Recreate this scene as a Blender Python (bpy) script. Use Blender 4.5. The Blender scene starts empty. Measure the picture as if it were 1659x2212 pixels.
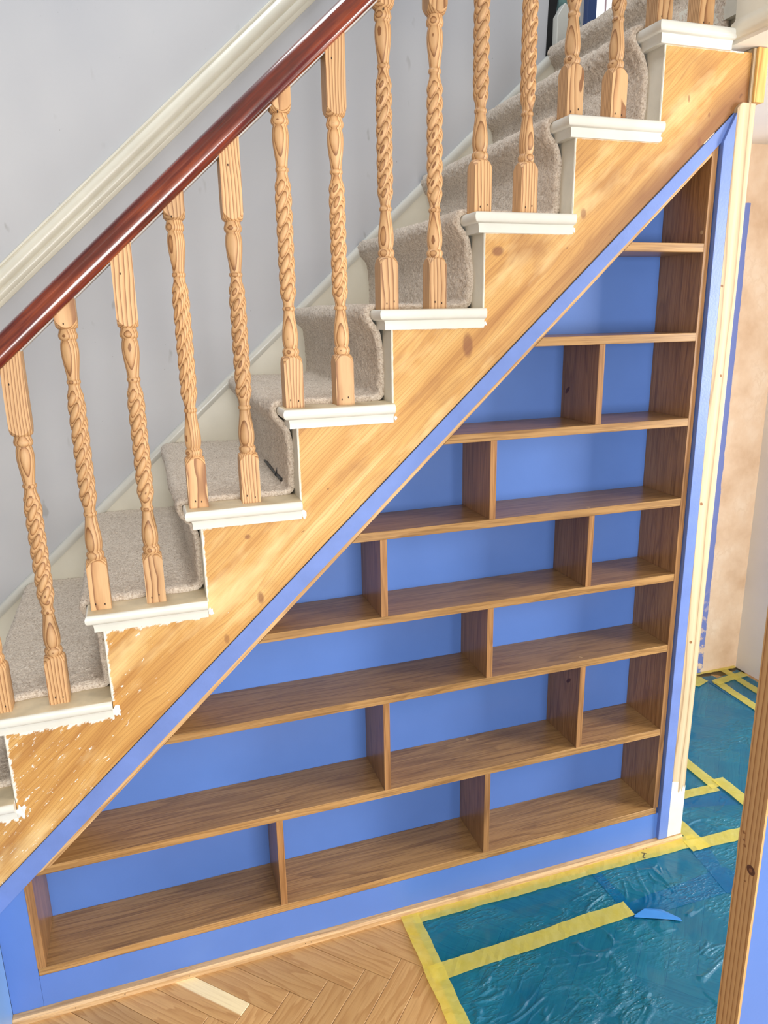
import bpy, bmesh, math, random
import numpy as np
from mathutils import Vector, Matrix

random.seed(7)
rng = np.random.default_rng(11)
SC = bpy.context.scene
COL = SC.collection

# ------------------------------------------------------------------ camera
F_PX = 1592.29
YAW, PITCH, ROLL = math.radians(18.2026), math.radians(15.0625), math.radians(-1.0106)
CAM = Vector((0.1383, -1.5525, 1.5682))
fwd = Vector((math.sin(YAW) * math.cos(PITCH), math.cos(YAW) * math.cos(PITCH), -math.sin(PITCH)))
rgt = Vector((math.cos(YAW), -math.sin(YAW), 0))
upv = rgt.cross(fwd)
r2 = rgt * math.cos(ROLL) + upv * math.sin(ROLL)
u2 = -rgt * math.sin(ROLL) + upv * math.cos(ROLL)
cd = bpy.data.cameras.new('camera')
cd.sensor_fit = 'HORIZONTAL'
cd.sensor_width = 36.0
cd.lens = F_PX / 1659 * 36.0
cd.clip_start = 0.02
cam = bpy.data.objects.new('camera', cd)
COL.objects.link(cam)
cam.matrix_world = Matrix(((r2.x, u2.x, -fwd.x, CAM.x), (r2.y, u2.y, -fwd.y, CAM.y), (r2.z, u2.z, -fwd.z, CAM.z), (0, 0, 0, 1)))
SC.camera = cam

# ------------------------------------------------------------------ world, lights, exposure
W = bpy.data.worlds.new('world')
SC.world = W
W.use_nodes = True
bg = W.node_tree.nodes['Background']
bg.inputs['Color'].default_value = (0.90, 0.95, 1.0, 1)
bg.inputs['Strength'].default_value = 0.42

def area(name, loc, target, sx, sy, power, color):
    l = bpy.data.lights.new(name, 'AREA')
    l.shape = 'RECTANGLE'; l.size = sx; l.size_y = sy; l.energy = power; l.color = color
    o = bpy.data.objects.new(name, l)
    COL.objects.link(o)
    o.location = loc
    o.rotation_euler = (Vector(target) - Vector(loc)).to_track_quat('-Z', 'Y').to_euler()
    return o

area('front_door_daylight', (3.7, -1.55, 1.45), (1.0, 0.0, 1.0), 0.8, 1.3, 125, (1.0, 0.95, 0.88))
area('hall_sheen_fill', (2.63, -0.25, 1.15), (1.0, -0.1, 0.9), 0.9, 1.5, 16, (1.0, 0.97, 0.92))  # added fill for sheen on the film and the hall; no door modelled
area('stairwell_rooflight', (-0.1, 0.35, 4.6), (0.3, 0.40, 1.0), 1.8, 0.7, 85, (0.94, 0.97, 1.0))
area('room_window_daylight', (0.7, -4.3, 1.30), (0.5, 0.0, 1.0), 2.4, 1.5, 230, (1.0, 0.99, 0.97))

SC.view_settings.view_transform = 'Standard'
SC.view_settings.look = 'None'
SC.view_settings.gamma = 1.0
SC.view_settings.use_curve_mapping = False
SC.view_settings.exposure = -0.42

# ------------------------------------------------------------------ node helpers
def lin(r, g, b):
    f = lambda c: (c / 255 / 12.92) if c / 255 <= 0.04045 else ((c / 255 + 0.055) / 1.055) ** 2.4
    return (f(r), f(g), f(b), 1)

class NT:
    def __init__(s, name):
        s.m = bpy.data.materials.new(name)
        s.m.use_nodes = True
        s.t = s.m.node_tree
        s.n = s.t.nodes
        s.b = s.n['Principled BSDF']
    def new(s, kind, **kw):
        n = s.n.new(kind)
        for k, v in kw.items():
            setattr(n, k, v)
        return n
    def put(s, inp, v):
        if isinstance(v, bpy.types.NodeSocket):
            s.t.links.new(v, inp)
        else:
            inp.default_value = v
    def math(s, op, a, b=0.0, c=0.0, clamp=False):
        n = s.new('ShaderNodeMath', operation=op)
        n.use_clamp = clamp
        s.put(n.inputs[0], a); s.put(n.inputs[1], b); s.put(n.inputs[2], c)
        return n.outputs[0]
    def mix(s, fac, a, b, mode='MIX'):
        n = s.new('ShaderNodeMix', data_type='RGBA', blend_type=mode)
        s.put(n.inputs[0], fac); s.put(n.inputs[6], a); s.put(n.inputs[7], b)
        return n.outputs[2]
    def ramp(s, fac, stops, interp='LINEAR'):
        n = s.new('ShaderNodeValToRGB')
        e = n.color_ramp
        e.interpolation = interp
        while len(e.elements) > 1:
            e.elements.remove(e.elements[-1])
        e.elements[0].position = stops[0][0]; e.elements[0].color = stops[0][1]
        for p, c in stops[1:]:
            x = e.elements.new(p); x.color = c
        s.put(n.inputs[0], fac)
        return n.outputs[0]
    def val(s, fac, a, b, clamp=True):
        n = s.new('ShaderNodeMapRange')
        n.clamp = clamp
        s.put(n.inputs[0], fac); n.inputs[1].default_value = a; n.inputs[2].default_value = b
        n.inputs[3].default_value = 0; n.inputs[4].default_value = 1
        return n.outputs[0]
    def obj(s):
        return s.new('ShaderNodeTexCoord').outputs['Object']
    def rand(s):
        return s.new('ShaderNodeObjectInfo').outputs['Random']
    def mapping(s, v, loc=(0, 0, 0), rot=(0, 0, 0), scale=(1, 1, 1)):
        n = s.new('ShaderNodeMapping')
        s.put(n.inputs[0], v)
        n.inputs[1].default_value = loc; n.inputs[2].default_value = rot; n.inputs[3].default_value = scale
        return n.outputs[0]
    def noise(s, v, scale, detail=3.0, rough=0.55, dist=0.0):
        n = s.new('ShaderNodeTexNoise')
        s.put(n.inputs['Vector'], v)
        n.inputs['Scale'].default_value = scale; n.inputs['Detail'].default_value = detail
        n.inputs['Roughness'].default_value = rough; n.inputs['Distortion'].default_value = dist
        return n.outputs[0]
    def vadd(s, a, b):
        n = s.new('ShaderNodeVectorMath', operation='ADD')
        s.put(n.inputs[0], a); s.put(n.inputs[1], b)
        return n.outputs[0]
    def vscale(s, a, k):
        n = s.new('ShaderNodeVectorMath', operation='SCALE')
        s.put(n.inputs[0], a); s.put(n.inputs[3], k)
        return n.outputs[0]
    def comb(s, x, y, z):
        n = s.new('ShaderNodeCombineXYZ')
        s.put(n.inputs[0], x); s.put(n.inputs[1], y); s.put(n.inputs[2], z)
        return n.outputs[0]
    def sep(s, v):
        n = s.new('ShaderNodeSeparateXYZ')
        s.put(n.inputs[0], v)
        return n.outputs
    def bump(s, h, strength=0.3, dist=0.002):
        n = s.new('ShaderNodeBump')
        n.inputs['Strength'].default_value = strength; n.inputs['Distance'].default_value = dist
        s.put(n.inputs['Height'], h)
        s.t.links.new(n.outputs[0], s.b.inputs['Normal'])
    def done(s, color=None, rough=0.5, coat=0.0, spec=0.5):
        if color is not None:
            s.put(s.b.inputs['Base Color'], color)
        s.put(s.b.inputs['Roughness'], rough)
        s.b.inputs['Coat Weight'].default_value = coat
        s.b.inputs['Coat Roughness'].default_value = 0.12
        s.b.inputs['Specular IOR Level'].default_value = spec
        return s.m

def paint(name, rgb, rough=0.4, var=0.06, nscale=9.0, bump=0.05, spec=0.5):
    t = NT(name)
    o = t.obj()
    n = t.noise(o, nscale, 4)
    c = lin(*rgb)
    d = (c[0] * (1 - var * 2), c[1] * (1 - var * 2), c[2] * (1 - var * 2), 1)
    l = (min(c[0] * (1 + var), 1), min(c[1] * (1 + var), 1), min(c[2] * (1 + var), 1), 1)
    col = t.mix(t.val(n, 0.3, 0.7), d, l)
    t.bump(t.noise(o, 180, 2), bump, 0.002)
    return t.done(col, rough, spec=spec)

def wood(name, axis, dark, mid, light, ring=0.006, rough=0.5, coat=0.0, off=0.18, warp=0.010, stretch=0.10, fine=1.0,
         rand_off=0.12, rot=None, bump=0.15, tint=0.16, soft=False, streak=0.25, spec=0.5):
    """Solid growth-ring wood: rings round a pith line that runs along `axis`, off to one side, warped by noise."""
    t = NT(name)
    o = t.obj()
    r = t.rand()
    if rot:
        o = t.mapping(o, rot=rot)
    if axis == 'X':
        x, y, z = t.sep(o); p = t.comb(y, z, x)
    elif axis == 'Y':
        x, y, z = t.sep(o); p = t.comb(x, z, y)
    else:
        p = o
    ro = t.comb(t.math('MULTIPLY', t.math('SUBTRACT', r, 0.5), rand_off * 2), t.math('MULTIPLY', t.math('FRACT', t.math('MULTIPLY', r, 7.31)), rand_off), t.math('MULTIPLY', r, 9.0))
    p = t.vadd(p, ro)
    ps = t.mapping(p, scale=(1, 1, stretch))
    w = t.noise(ps, 9.0, 2.0)
    w2 = t.noise(t.mapping(p, loc=(3.1, 1.7, 0.4), scale=(1, 1, stretch)), 30.0, 2.0)
    wv = t.comb(t.math('MULTIPLY', t.math('SUBTRACT', w, 0.5), warp * 8), t.math('MULTIPLY', t.math('SUBTRACT', w2, 0.5), warp * 2), 0.0)
    q = t.vadd(p, wv)
    qx, qy, qz = t.sep(q)
    ax = t.math('ADD', qx, off * 0.35)
    ay = t.math('ADD', qy, off)
    rad = t.math('SQRT', t.math('ADD', t.math('MULTIPLY', ax, ax), t.math('MULTIPLY', ay, ay)))
    f = t.math('FRACT', t.math('DIVIDE', rad, ring))
    if soft:
        col = t.ramp(f, [(0.0, mid), (0.45, light), (0.75, mid), (0.93, dark), (1.0, mid)])
    else:
        col = t.ramp(f, [(0.0, light), (0.35, light), (0.72, mid), (0.9, dark), (0.97, dark), (1.0, light)])
    fib = t.noise(t.mapping(p, scale=(1, 1, 0.025)), 420 * fine, 2.0, 0.6)
    blot = t.noise(t.mapping(p, scale=(1, 1, 0.3)), 7.0, 3.0)
    col = t.mix(t.math('MULTIPLY', t.val(fib, 0.45, 0.7), streak), col, dark)
    v = t.new('ShaderNodeHueSaturation')
    t.put(v.inputs['Color'], col)
    t.put(v.inputs['Value'], t.math('ADD', 1.0 - tint * 0.9, t.math('ADD', t.math('MULTIPLY', blot, tint), t.math('MULTIPLY', t.math('FRACT', t.math('MULTIPLY', r, 13.7)), tint))))
    t.bump(t.math('ADD', t.math('MULTIPLY', fib, 0.6), t.math('MULTIPLY', f, 0.5)), bump, 0.0008)
    return t.done(v.outputs[0], rough, coat, spec)

# ------------------------------------------------------------------ object helpers
def tag(o, label=None, cat=None, group=None, kind=None):
    if label: o['label'] = label
    if cat: o['category'] = cat
    if group: o['group'] = group
    if kind: o['kind'] = kind
    return o

def thing(name, loc, label=None, cat=None, group=None, kind=None):
    o = bpy.data.objects.new(name, None)
    o.empty_display_size = 0.05
    COL.objects.link(o)
    o.location = loc
    return tag(o, label, cat, group, kind)

def origin(p):
    v = Vector((0, 0, 0))
    while p is not None:
        v += Vector(p.location)
        p = p.parent
    return v

def mesh_obj(name, verts, faces, mat, parent=None, smooth=False, base=None):
    """verts in world space; a top-level mesh gets its origin at `base`."""
    org = origin(parent) if parent is not None else Vector(base or (0, 0, 0))
    me = bpy.data.meshes.new(name)
    if len(verts) and isinstance(verts, np.ndarray):
        verts = (verts - np.array(org)).tolist()
    else:
        verts = [(v[0] - org.x, v[1] - org.y, v[2] - org.z) for v in verts]
    me.from_pydata(verts, [], faces)
    me.update()
    if smooth:
        me.polygons.foreach_set('use_smooth', [True] * len(me.polygons))
    if mat: me.materials.append(mat)
    o = bpy.data.objects.new(name, me)
    COL.objects.link(o)
    if parent is not None:
        o.parent = parent
    else:
        o.location = org
    return o

def fix_normals(o):
    bm = bmesh.new(); bm.from_mesh(o.data)
    bmesh.ops.recalc_face_normals(bm, faces=bm.faces)
    bm.to_mesh(o.data); bm.free()
    return o

def bevel(o, w, seg=1):
    bm = bmesh.new(); bm.from_mesh(o.data)
    bmesh.ops.recalc_face_normals(bm, faces=bm.faces)
    es = [e for e in bm.edges if len(e.link_faces) == 2 and e.calc_face_angle(0) > 0.5]
    bmesh.ops.bevel(bm, geom=es, offset=w, segments=seg, profile=0.5, affect='EDGES')
    bm.to_mesh(o.data); bm.free()
    return o

BOXF = [(0, 3, 2, 1), (4, 5, 6, 7), (0, 1, 5, 4), (1, 2, 6, 5), (2, 3, 7, 6), (3, 0, 4, 7)]
def box(name, x0, x1, y0, y1, z0, z1, mat, parent=None, bev=0.0, base=None, seg=1):
    v = [(x0, y0, z0), (x1, y0, z0), (x1, y1, z0), (x0, y1, z0), (x0, y0, z1), (x1, y0, z1), (x1, y1, z1), (x0, y1, z1)]
    if parent is None and base is None:
        base = ((x0 + x1) / 2, (y0 + y1) / 2, z0)
    o = mesh_obj(name, v, BOXF, mat, parent, base=base)
    if bev: bevel(o, bev, seg)
    return o

def prism(name, pts, y0, y1, mat, parent=None, bev=0.0, base=None, seg=1):
    """polygon in XZ extruded along Y"""
    n = len(pts)
    v = [(p[0], y0, p[1]) for p in pts] + [(p[0], y1, p[1]) for p in pts]
    f = [tuple(range(n)), tuple(range(2 * n - 1, n - 1, -1))] + [(i, i + n, (i + 1) % n + n, (i + 1) % n) for i in range(n)]
    o = mesh_obj(name, v, f, mat, parent, base=base)
    fix_normals(o)
    if bev: bevel(o, bev, seg)
    return o

def sweep(name, prof, a, b, up, out, mat, parent=None, base=None, smooth=False):
    """profile (u, v) -> a + up*u + out*v, swept from a to b"""
    a, b, up, out = Vector(a), Vector(b), Vector(up), Vector(out)
    n = len(prof)
    v = [tuple(a + up * p[0] + out * p[1]) for p in prof] + [tuple(b + up * p[0] + out * p[1]) for p in prof]
    f = [tuple(range(n)), tuple(range(2 * n - 1, n - 1, -1))] + [(i, i + n, (i + 1) % n + n, (i + 1) % n) for i in range(n)]
    o = mesh_obj(name, v, f, mat, parent, base=base)
    fix_normals(o)
    if smooth:
        for p in o.data.polygons:
            p.use_smooth = len(p.vertices) == 4
        o.data.set_sharp_from_angle(angle=math.radians(40))
    return o

def vnoise(x, y, scale, seed):
    r = np.random.default_rng(seed)
    g = r.random((128, 128))
    u = x * scale; w = y * scale
    i = np.floor(u).astype(int); j = np.floor(w).astype(int)
    fu = u - i; fw = w - j
    fu = fu * fu * (3 - 2 * fu); fw = fw * fw * (3 - 2 * fw)
    g00 = g[i % 128, j % 128]; g10 = g[(i + 1) % 128, j % 128]; g01 = g[i % 128, (j + 1) % 128]; g11 = g[(i + 1) % 128, (j + 1) % 128]
    return (g00 * (1 - fu) + g10 * fu) * (1 - fw) + (g01 * (1 - fu) + g11 * fu) * fw

def disc(name, c, n, r, mat, parent, seg=10, ry=None, th=0.0006):
    c, n = Vector(c), Vector(n).normalized()
    a = n.orthogonal().normalized(); b = n.cross(a)
    vs = []
    for k in range(seg):
        t = 2 * math.pi * k / seg
        p = c + a * math.cos(t) * r + b * math.sin(t) * (ry or r)
        vs.append(tuple(p + n * th))
    for k in range(seg):
        t = 2 * math.pi * k / seg
        vs.append(tuple(c + a * math.cos(t) * r * 1.05 + b * math.sin(t) * (ry or r) * 1.05 - n * 0.001))
    f = [tuple(range(seg))] + [(k, k + seg, (k + 1) % seg + seg, (k + 1) % seg) for k in range(seg)]
    return fix_normals(mesh_obj(name, vs, f, mat, parent))

# ------------------------------------------------------------------ stair constants
X0, G, Z0, RISE = -0.19505, 0.21722, 0.7366, 0.2
IMIN, IMAX = -3, 7
WALL_Y = 0.83
DEPTH = 0.16
SLOPE = math.atan(0.92)
def cx(i): return X0 + i * G
def cz(i): return Z0 + i * RISE
def ttop(i): return cz(i) + 0.04
def strip_top(x): return 1.19 + 0.92 * (x - 0.64)
def strip_low(x): return 1.150 + 0.932 * (x - 0.6487)
def lining_low(x): return 1.136 + 0.937 * (x - 0.6485)
def rail_low(x): return 1.570 + 0.8975 * x

# ------------------------------------------------------------------ materials
M = {}
M['blue'] = paint('blue_paint', (86, 122, 194), 0.33, 0.03, 5, 0.04)
M['blue_brush_lit'] = paint('blue_paint_brushed_lit', (104, 130, 196), 0.35, 0.05, 14, 0.12)  # brushed blue, with the lavender cast of the light put into its colour
M['tread_top'] = paint('worn_beige_tread_top', (206, 192, 162), 0.5, 0.08, 25, 0.1)
M['blue_lit'] = paint('blue_paint_lit', (128, 172, 226), 0.4, 0.03, 5, 0.04)  # lit copy of the blue: light on the left return put into its colour
M['white'] = paint('white_gloss_paint', (216, 216, 208), 0.22, 0.03, 14, 0.05)
M['cream'] = paint('cream_gloss_paint', (230, 226, 210), 0.28, 0.03, 8, 0.05)
M['greywhite'] = paint('old_white_riser_paint', (212, 208, 194), 0.4, 0.04, 20, 0.08)
M['ceiling'] = paint('ceiling_white', (240, 234, 224), 0.8, 0.02, 3, 0.03)
M['whitewall'] = paint('white_wall_paint', (228, 222, 214), 0.7, 0.03, 3, 0.03)
M['dark'] = paint('dark_gap_shade', (14, 14, 16), 0.8, 0.0, 3, 0.0)
M['nail'] = paint('nail_hole_dark', (52, 32, 20), 0.8, 0.0, 30, 0.0)
M['black'] = paint('black_rubber', (22, 24, 26), 0.45, 0.0, 30, 0.0)

def oak(name, axis, dark, mid, light, rough=0.32, rot=None, rand=6.0, contrast=1.0):
    t = NT(name)
    o = t.obj()
    r = t.rand()
    if rot: o = t.mapping(o, rot=rot)
    x, y, z = t.sep(o)
    p = {'X': t.comb(x, y, z), 'Z': t.comb(z, y, x)}[axis]
    p = t.vadd(p, t.comb(t.math('MULTIPLY', r, rand * 3.1), t.math('MULTIPLY', r, rand), t.math('MULTIPLY', r, rand * 1.7)))
    big = t.noise(t.mapping(p, scale=(0.09, 1, 1)), 13, 2, 0.5, 0.2)
    med = t.noise(t.mapping(p, scale=(0.03, 1, 1)), 80, 3, 0.6)
    por = t.noise(t.mapping(p, scale=(0.022, 1, 1)), 360, 2, 0.65)
    rg = t.math('FRACT', t.math('MULTIPLY', big, 9.0))
    cath = t.ramp(rg, [(0, (0, 0, 0, 1)), (0.55, (0.15, 0.15, 0.15, 1)), (0.9, (1, 1, 1, 1)), (1, (0, 0, 0, 1))])
    col = t.ramp(med, [(0.3, mid), (0.5, light), (0.72, mid)])
    col = t.mix(t.math('MULTIPLY', cath, 0.42 * contrast), col, dark)
    col = t.mix(t.math('MULTIPLY', t.val(por, 0.50, 0.66), 0.5 * contrast), col, dark)
    v = t.new('ShaderNodeHueSaturation')
    t.put(v.inputs['Color'], col)
    t.put(v.inputs['Value'], t.math('ADD', 0.90, t.math('MULTIPLY', t.math('FRACT', t.math('MULTIPLY', r, 11.3)), 0.18)))
    t.bump(t.math('ADD', por, t.math('MULTIPLY', cath, 0.2)), 0.10, 0.0008)
    return t.done(v.outputs[0], rough)
M['oak_x'] = oak('oak_along_x', 'X', lin(100, 68, 38), lin(152, 113, 67), lin(176, 137, 87))
M['oak_z'] = oak('oak_along_z', 'Z', lin(100, 66, 38), lin(150, 106, 64), lin(172, 128, 82))
M['oak_slope'] = oak('oak_along_slope', 'X', lin(140, 98, 60), lin(192, 150, 100), lin(214, 176, 126), rot=(0, SLOPE, 0), contrast=1.3)
M['oak_trim'] = oak('oak_floor_trim', 'X', lin(146, 108, 66), lin(184, 148, 102), lin(204, 170, 126), 0.5)
M['pine_spindle'] = wood('pine_baluster', 'Z', lin(134, 90, 54), lin(182, 138, 92), lin(202, 162, 116), ring=0.0050, rough=0.55, off=0.05, warp=0.004, stretch=0.25, rand_off=0.10, tint=0.30, streak=0.15, bump=0.1)
M['pine_post'] = wood('pine_post', 'Z', lin(150, 124, 92), lin(190, 168, 134), lin(204, 186, 154), ring=0.013, rough=0.6, off=0.12, warp=0.008, stretch=0.06, rand_off=0.1, soft=True, tint=0.12, streak=0.2)
M['pine_stud'] = wood('pine_stud', 'Z', lin(160, 110, 62), lin(192, 146, 94), lin(206, 162, 108), ring=0.008, rough=0.6, off=0.05, warp=0.006, stretch=0.06, rand_off=0.1, soft=False, tint=0.12, streak=0.2)

def mahogany():
    t = NT('mahogany_varnish')
    o = t.mapping(t.obj(), rot=(0, math.atan(0.8975), 0))
    a = t.noise(t.mapping(o, scale=(0.12, 1, 1)), 45, 3, 0.6)
    b = t.noise(t.mapping(o, loc=(2, 3, 1), scale=(0.04, 1, 1)), 160, 2, 0.6)
    col = t.ramp(a, [(0.3, lin(62, 12, 8)), (0.5, lin(100, 28, 13)), (0.68, lin(146, 62, 24))])
    col = t.mix(t.math('MULTIPLY', t.val(b, 0.45, 0.7), 0.5), col, lin(70, 12, 8))
    t.bump(b, 0.05, 0.001)
    return t.done(col, 0.22, 0.9)
M['mahogany'] = mahogany()

def string_mat():
    t = NT('stripped_pine_string')
    o = t.obj()                       # the string's origin is the world origin
    x, y, z = t.sep(o)
    g = t.mapping(o, rot=(0, SLOPE, 0))
    gx, gy, gz = t.sep(g)
    st = t.mapping(g, scale=(0.05, 1, 1))
    n1 = t.noise(t.mapping(g, scale=(0.16, 1, 1)), 9, 3)
    n2 = t.noise(st, 26, 3, 0.6)
    w = t.math('ADD', gz, t.math('MULTIPLY', t.math('SUBTRACT', n1, 0.5), 0.09))
    f = t.math('FRACT', t.math('DIVIDE', w, 0.0085))
    f2 = t.math('FRACT', t.math('DIVIDE', w, 0.0034))
    base = t.ramp(n2, [(0.25, lin(158, 106, 48)), (0.45, lin(194, 146, 78)), (0.6, lin(204, 160, 92)), (0.78, lin(224, 190, 130))])
    line = t.ramp(f, [(0.0, (0, 0, 0, 1)), (0.6, (0, 0, 0, 1)), (0.88, (1, 1, 1, 1)), (1.0, (0, 0, 0, 1))])
    line2 = t.ramp(f2, [(0.0, (0, 0, 0, 1)), (0.5, (0, 0, 0, 1)), (0.85, (1, 1, 1, 1)), (1.0, (0, 0, 0, 1))])
    col = t.mix(t.math('MULTIPLY', line, 0.34), base, lin(140, 86, 38))
    col = t.mix(t.math('MULTIPLY', line2, 0.26), col, lin(140, 86, 38))
    # varnish stain patches
    pt = t.noise(t.mapping(g, loc=(4, 2, 7), scale=(0.45, 1, 1)), 7.5, 4, 0.6)
    col = t.mix(t.math('MULTIPLY', t.val(pt, 0.54, 0.72), 0.72), col, lin(142, 94, 50))
    lt = t.noise(t.mapping(g, loc=(9, 5, 1), scale=(0.35, 1, 1)), 8.0, 4, 0.6)
    col = t.mix(t.math('MULTIPLY', t.val(lt, 0.53, 0.70), 0.65), col, lin(240, 214, 158))
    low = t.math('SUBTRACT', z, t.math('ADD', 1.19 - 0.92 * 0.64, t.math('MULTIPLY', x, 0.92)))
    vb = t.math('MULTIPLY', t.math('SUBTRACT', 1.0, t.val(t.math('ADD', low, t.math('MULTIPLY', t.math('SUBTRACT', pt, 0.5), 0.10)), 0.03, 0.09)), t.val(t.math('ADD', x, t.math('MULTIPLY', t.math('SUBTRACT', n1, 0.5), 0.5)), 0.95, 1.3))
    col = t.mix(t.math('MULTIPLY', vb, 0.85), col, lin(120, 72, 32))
    # knots
    for (kx, kz, ra, rb, dk) in [(0.924, 1.697, .011, .015, .75), (0.854, 1.497, .028, .012, .7), (1.137, 1.779, .012, .008, .6), (0.355, .961, .016, .008, .7),
                                 (0.3355, 1.104, .006, .007, .7), (0.2743, .873, .012, .006, .5), (1.44, 1.94, .012, .006, .6), (1.40, 2.03, .008, .003, .6), (1.46, 2.0, .006, .003, .6), (0.02, .80, .01, .006, .6)]:
        dx = t.math('SUBTRACT', x, kx); dz = t.math('SUBTRACT', z, kz)
        c, s_ = math.cos(SLOPE + .9), math.sin(SLOPE + .9)
        u = t.math('DIVIDE', t.math('ADD', t.math('MULTIPLY', dx, c), t.math('MULTIPLY', dz, s_)), ra)
        v = t.math('DIVIDE', t.math('SUBTRACT', t.math('MULTIPLY', dz, c), t.math('MULTIPLY', dx, s_)), rb)
        d = t.math('ADD', t.math('MULTIPLY', u, u), t.math('MULTIPLY', v, v))
        d = t.math('ADD', d, t.math('MULTIPLY', t.math('SUBTRACT', n2, 0.5), 1.2))
        k = t.math('MULTIPLY', t.math('SUBTRACT', 1.0, t.val(d, 0.35, 1.25)), dk)
        col = t.mix(k, col, lin(118, 66, 34))
    # dark gouges
    gn = t.noise(t.mapping(g, scale=(0.5, 1, 1)), 75, 2, 0.5)
    col = t.mix(t.math('MULTIPLY', t.val(gn, 0.74, 0.78), 0.8), col, lin(104, 62, 30))
    # paint residue: flecks, heavier towards the foot of the stairs, plus ragged edges under treads and beside risers
    fl = t.noise(t.mapping(g, loc=(1, 8, 3), scale=(0.30, 1, 1)), 120, 5, 0.68, 0.3)
    cl = t.noise(o, 11, 3, 0.6)
    left = t.val(x, 0.42, -0.20)
    thr = t.math('SUBTRACT', 0.735, t.math('ADD', t.math('MULTIPLY', left, 0.125), t.math('MULTIPLY', t.val(cl, 0.5, 0.75), 0.06)))
    flecks = t.val(t.math('SUBTRACT', fl, thr), 0.0, 0.02)
    s = t.math('DIVIDE', t.math('SUBTRACT', x, X0), G)
    fs = t.math('FLOOR', s)
    zc = t.math('ADD', Z0, t.math('MULTIPLY', fs, RISE))
    en = t.noise(t.mapping(g, scale=(0.4, 1, 1)), 60, 5, 0.7)
    wl = t.math('ADD', 0.0018, t.math('MULTIPLY', left, 0.015))
    d1 = t.math('SUBTRACT', t.math('SUBTRACT', zc, z), t.math('MULTIPLY', t.math('SUBTRACT', en, 0.36), t.math('MULTIPLY', wl, 5.0)))
    e1 = t.math('SUBTRACT', 1.0, t.val(d1, -0.001, 0.003))
    xf = t.math('MULTIPLY', t.math('FRACT', s), G)
    d2 = t.math('SUBTRACT', xf, t.math('MULTIPLY', t.math('SUBTRACT', en, 0.44), t.math('MULTIPLY', wl, 2.4)))
    e2 = t.math('MULTIPLY', t.math('SUBTRACT', 1.0, t.val(d2, 0.0, 0.003)), t.math('LESS_THAN', t.math('SUBTRACT', zc, z), RISE - 0.03))
    # blob of filler in the inner corners
    xr = t.math('SUBTRACT', t.math('MULTIPLY', t.math('SUBTRACT', 1.0, t.math('FRACT', s)), G), G)
    dxr = t.math('ADD', xr, G)
    white = t.math('MAXIMUM', t.math('MAXIMUM', flecks, e1), e2)
    col = t.mix(t.math('MULTIPLY', white, 0.9), col, lin(236, 236, 228))
    t.bump(t.math('ADD', t.math('ADD', t.math('MULTIPLY', f, 0.3), n2), t.math('MULTIPLY', white, 0.9)), 0.28, 0.0012)
    return t.done(col, 0.55)
M['string'] = string_mat()

def carpet_mat():
    t = NT('beige_carpet_pile')
    o = t.obj()
    a = t.noise(o, 230, 3, 0.7)
    b = t.noise(o, 14, 3)
    c = t.noise(o, 640, 2, 0.6)
    col = t.ramp(a, [(0.28, lin(164, 142, 120)), (0.5, lin(224, 210, 193)), (0.72, lin(246, 236, 222))])
    col = t.mix(t.math('MULTIPLY', t.val(c, 0.52, 0.7), 0.35), col, lin(138, 116, 96))
    col = t.mix(t.math('MULTIPLY', t.val(b, 0.5, 0.72), 0.2), col, lin(170, 152, 132))
    t.bump(t.math('ADD', a, t.math('MULTIPLY', c, 0.7)), 0.6, 0.006)
    m = t.done(col, 0.95, spec=0.1)
    t.b.inputs['Sheen Weight'].default_value = 0.3
    return m
M['carpet'] = carpet_mat()

def wall_mat():
    t = NT('grey_hall_wall')
    o = t.obj()
    n = t.noise(o, 1.6, 3)
    col = t.mix(t.val(n, 0.3, 0.7), lin(186, 188, 194), lin(198, 199, 202))
    sm = t.noise(t.mapping(o, scale=(1, 1, 0.45)), 26, 2, 0.5)
    mk = t.noise(t.mapping(o, loc=(5, 0, 2)), 5, 2)
    col = t.mix(t.math('MULTIPLY', t.math('MULTIPLY', t.val(sm, 0.70, 0.76), t.val(mk, 0.48, 0.6)), 0.45), col, lin(140, 138, 134))
    sp = t.noise(o, 95, 1, 0.4)
    col = t.mix(t.math('MULTIPLY', t.val(sp, 0.80, 0.83), 0.6), col, lin(110, 106, 102))
    t.bump(t.noise(o, 120, 2), 0.04, 0.002)
    return t.done(col, 0.6)
M['wall'] = wall_mat()

def plaster_mat():
    t = NT('bare_plaster_wall')
    o = t.obj()
    x, y, z = t.sep(o)
    n = t.noise(o, 5, 5, 0.6)
    n2 = t.noise(t.mapping(o, scale=(1.4, 1, 1)), 14, 4, 0.6)
    col = t.ramp(n, [(0.3, lin(206, 172, 138)), (0.5, lin(226, 198, 168)), (0.7, lin(236, 216, 192))])
    band = t.math('SUBTRACT', 1.0, t.math('ABSOLUTE', t.math('MULTIPLY', t.math('SUBTRACT', n2, 0.5), 22.0)), clamp=True)
    col = t.mix(t.math('MULTIPLY', band, t.math('MULTIPLY', t.val(n, 0.48, 0.62), 0.22)), col, lin(188, 146, 100))
    e = t.math('MULTIPLY', t.math('SUBTRACT', n2, 0.5), 0.012)
    blue = t.math('MULTIPLY', t.math('LESS_THAN', t.math('ADD', x, e), 2.393), t.math('LESS_THAN', t.math('ADD', z, e), 1.945))
    chip = t.noise(o, 30, 4, 0.6)
    low = t.math('MULTIPLY', t.val(chip, 0.5, 0.56), t.val(z, 0.42, 0.1))
    blue = t.math('MULTIPLY', blue, t.math('SUBTRACT', 1.0, low))
    col = t.mix(blue, col, lin(112, 128, 190))
    t.bump(n2, 0.12, 0.004)
    return t.done(col, 0.75)
M['plaster'] = plaster_mat()

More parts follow.
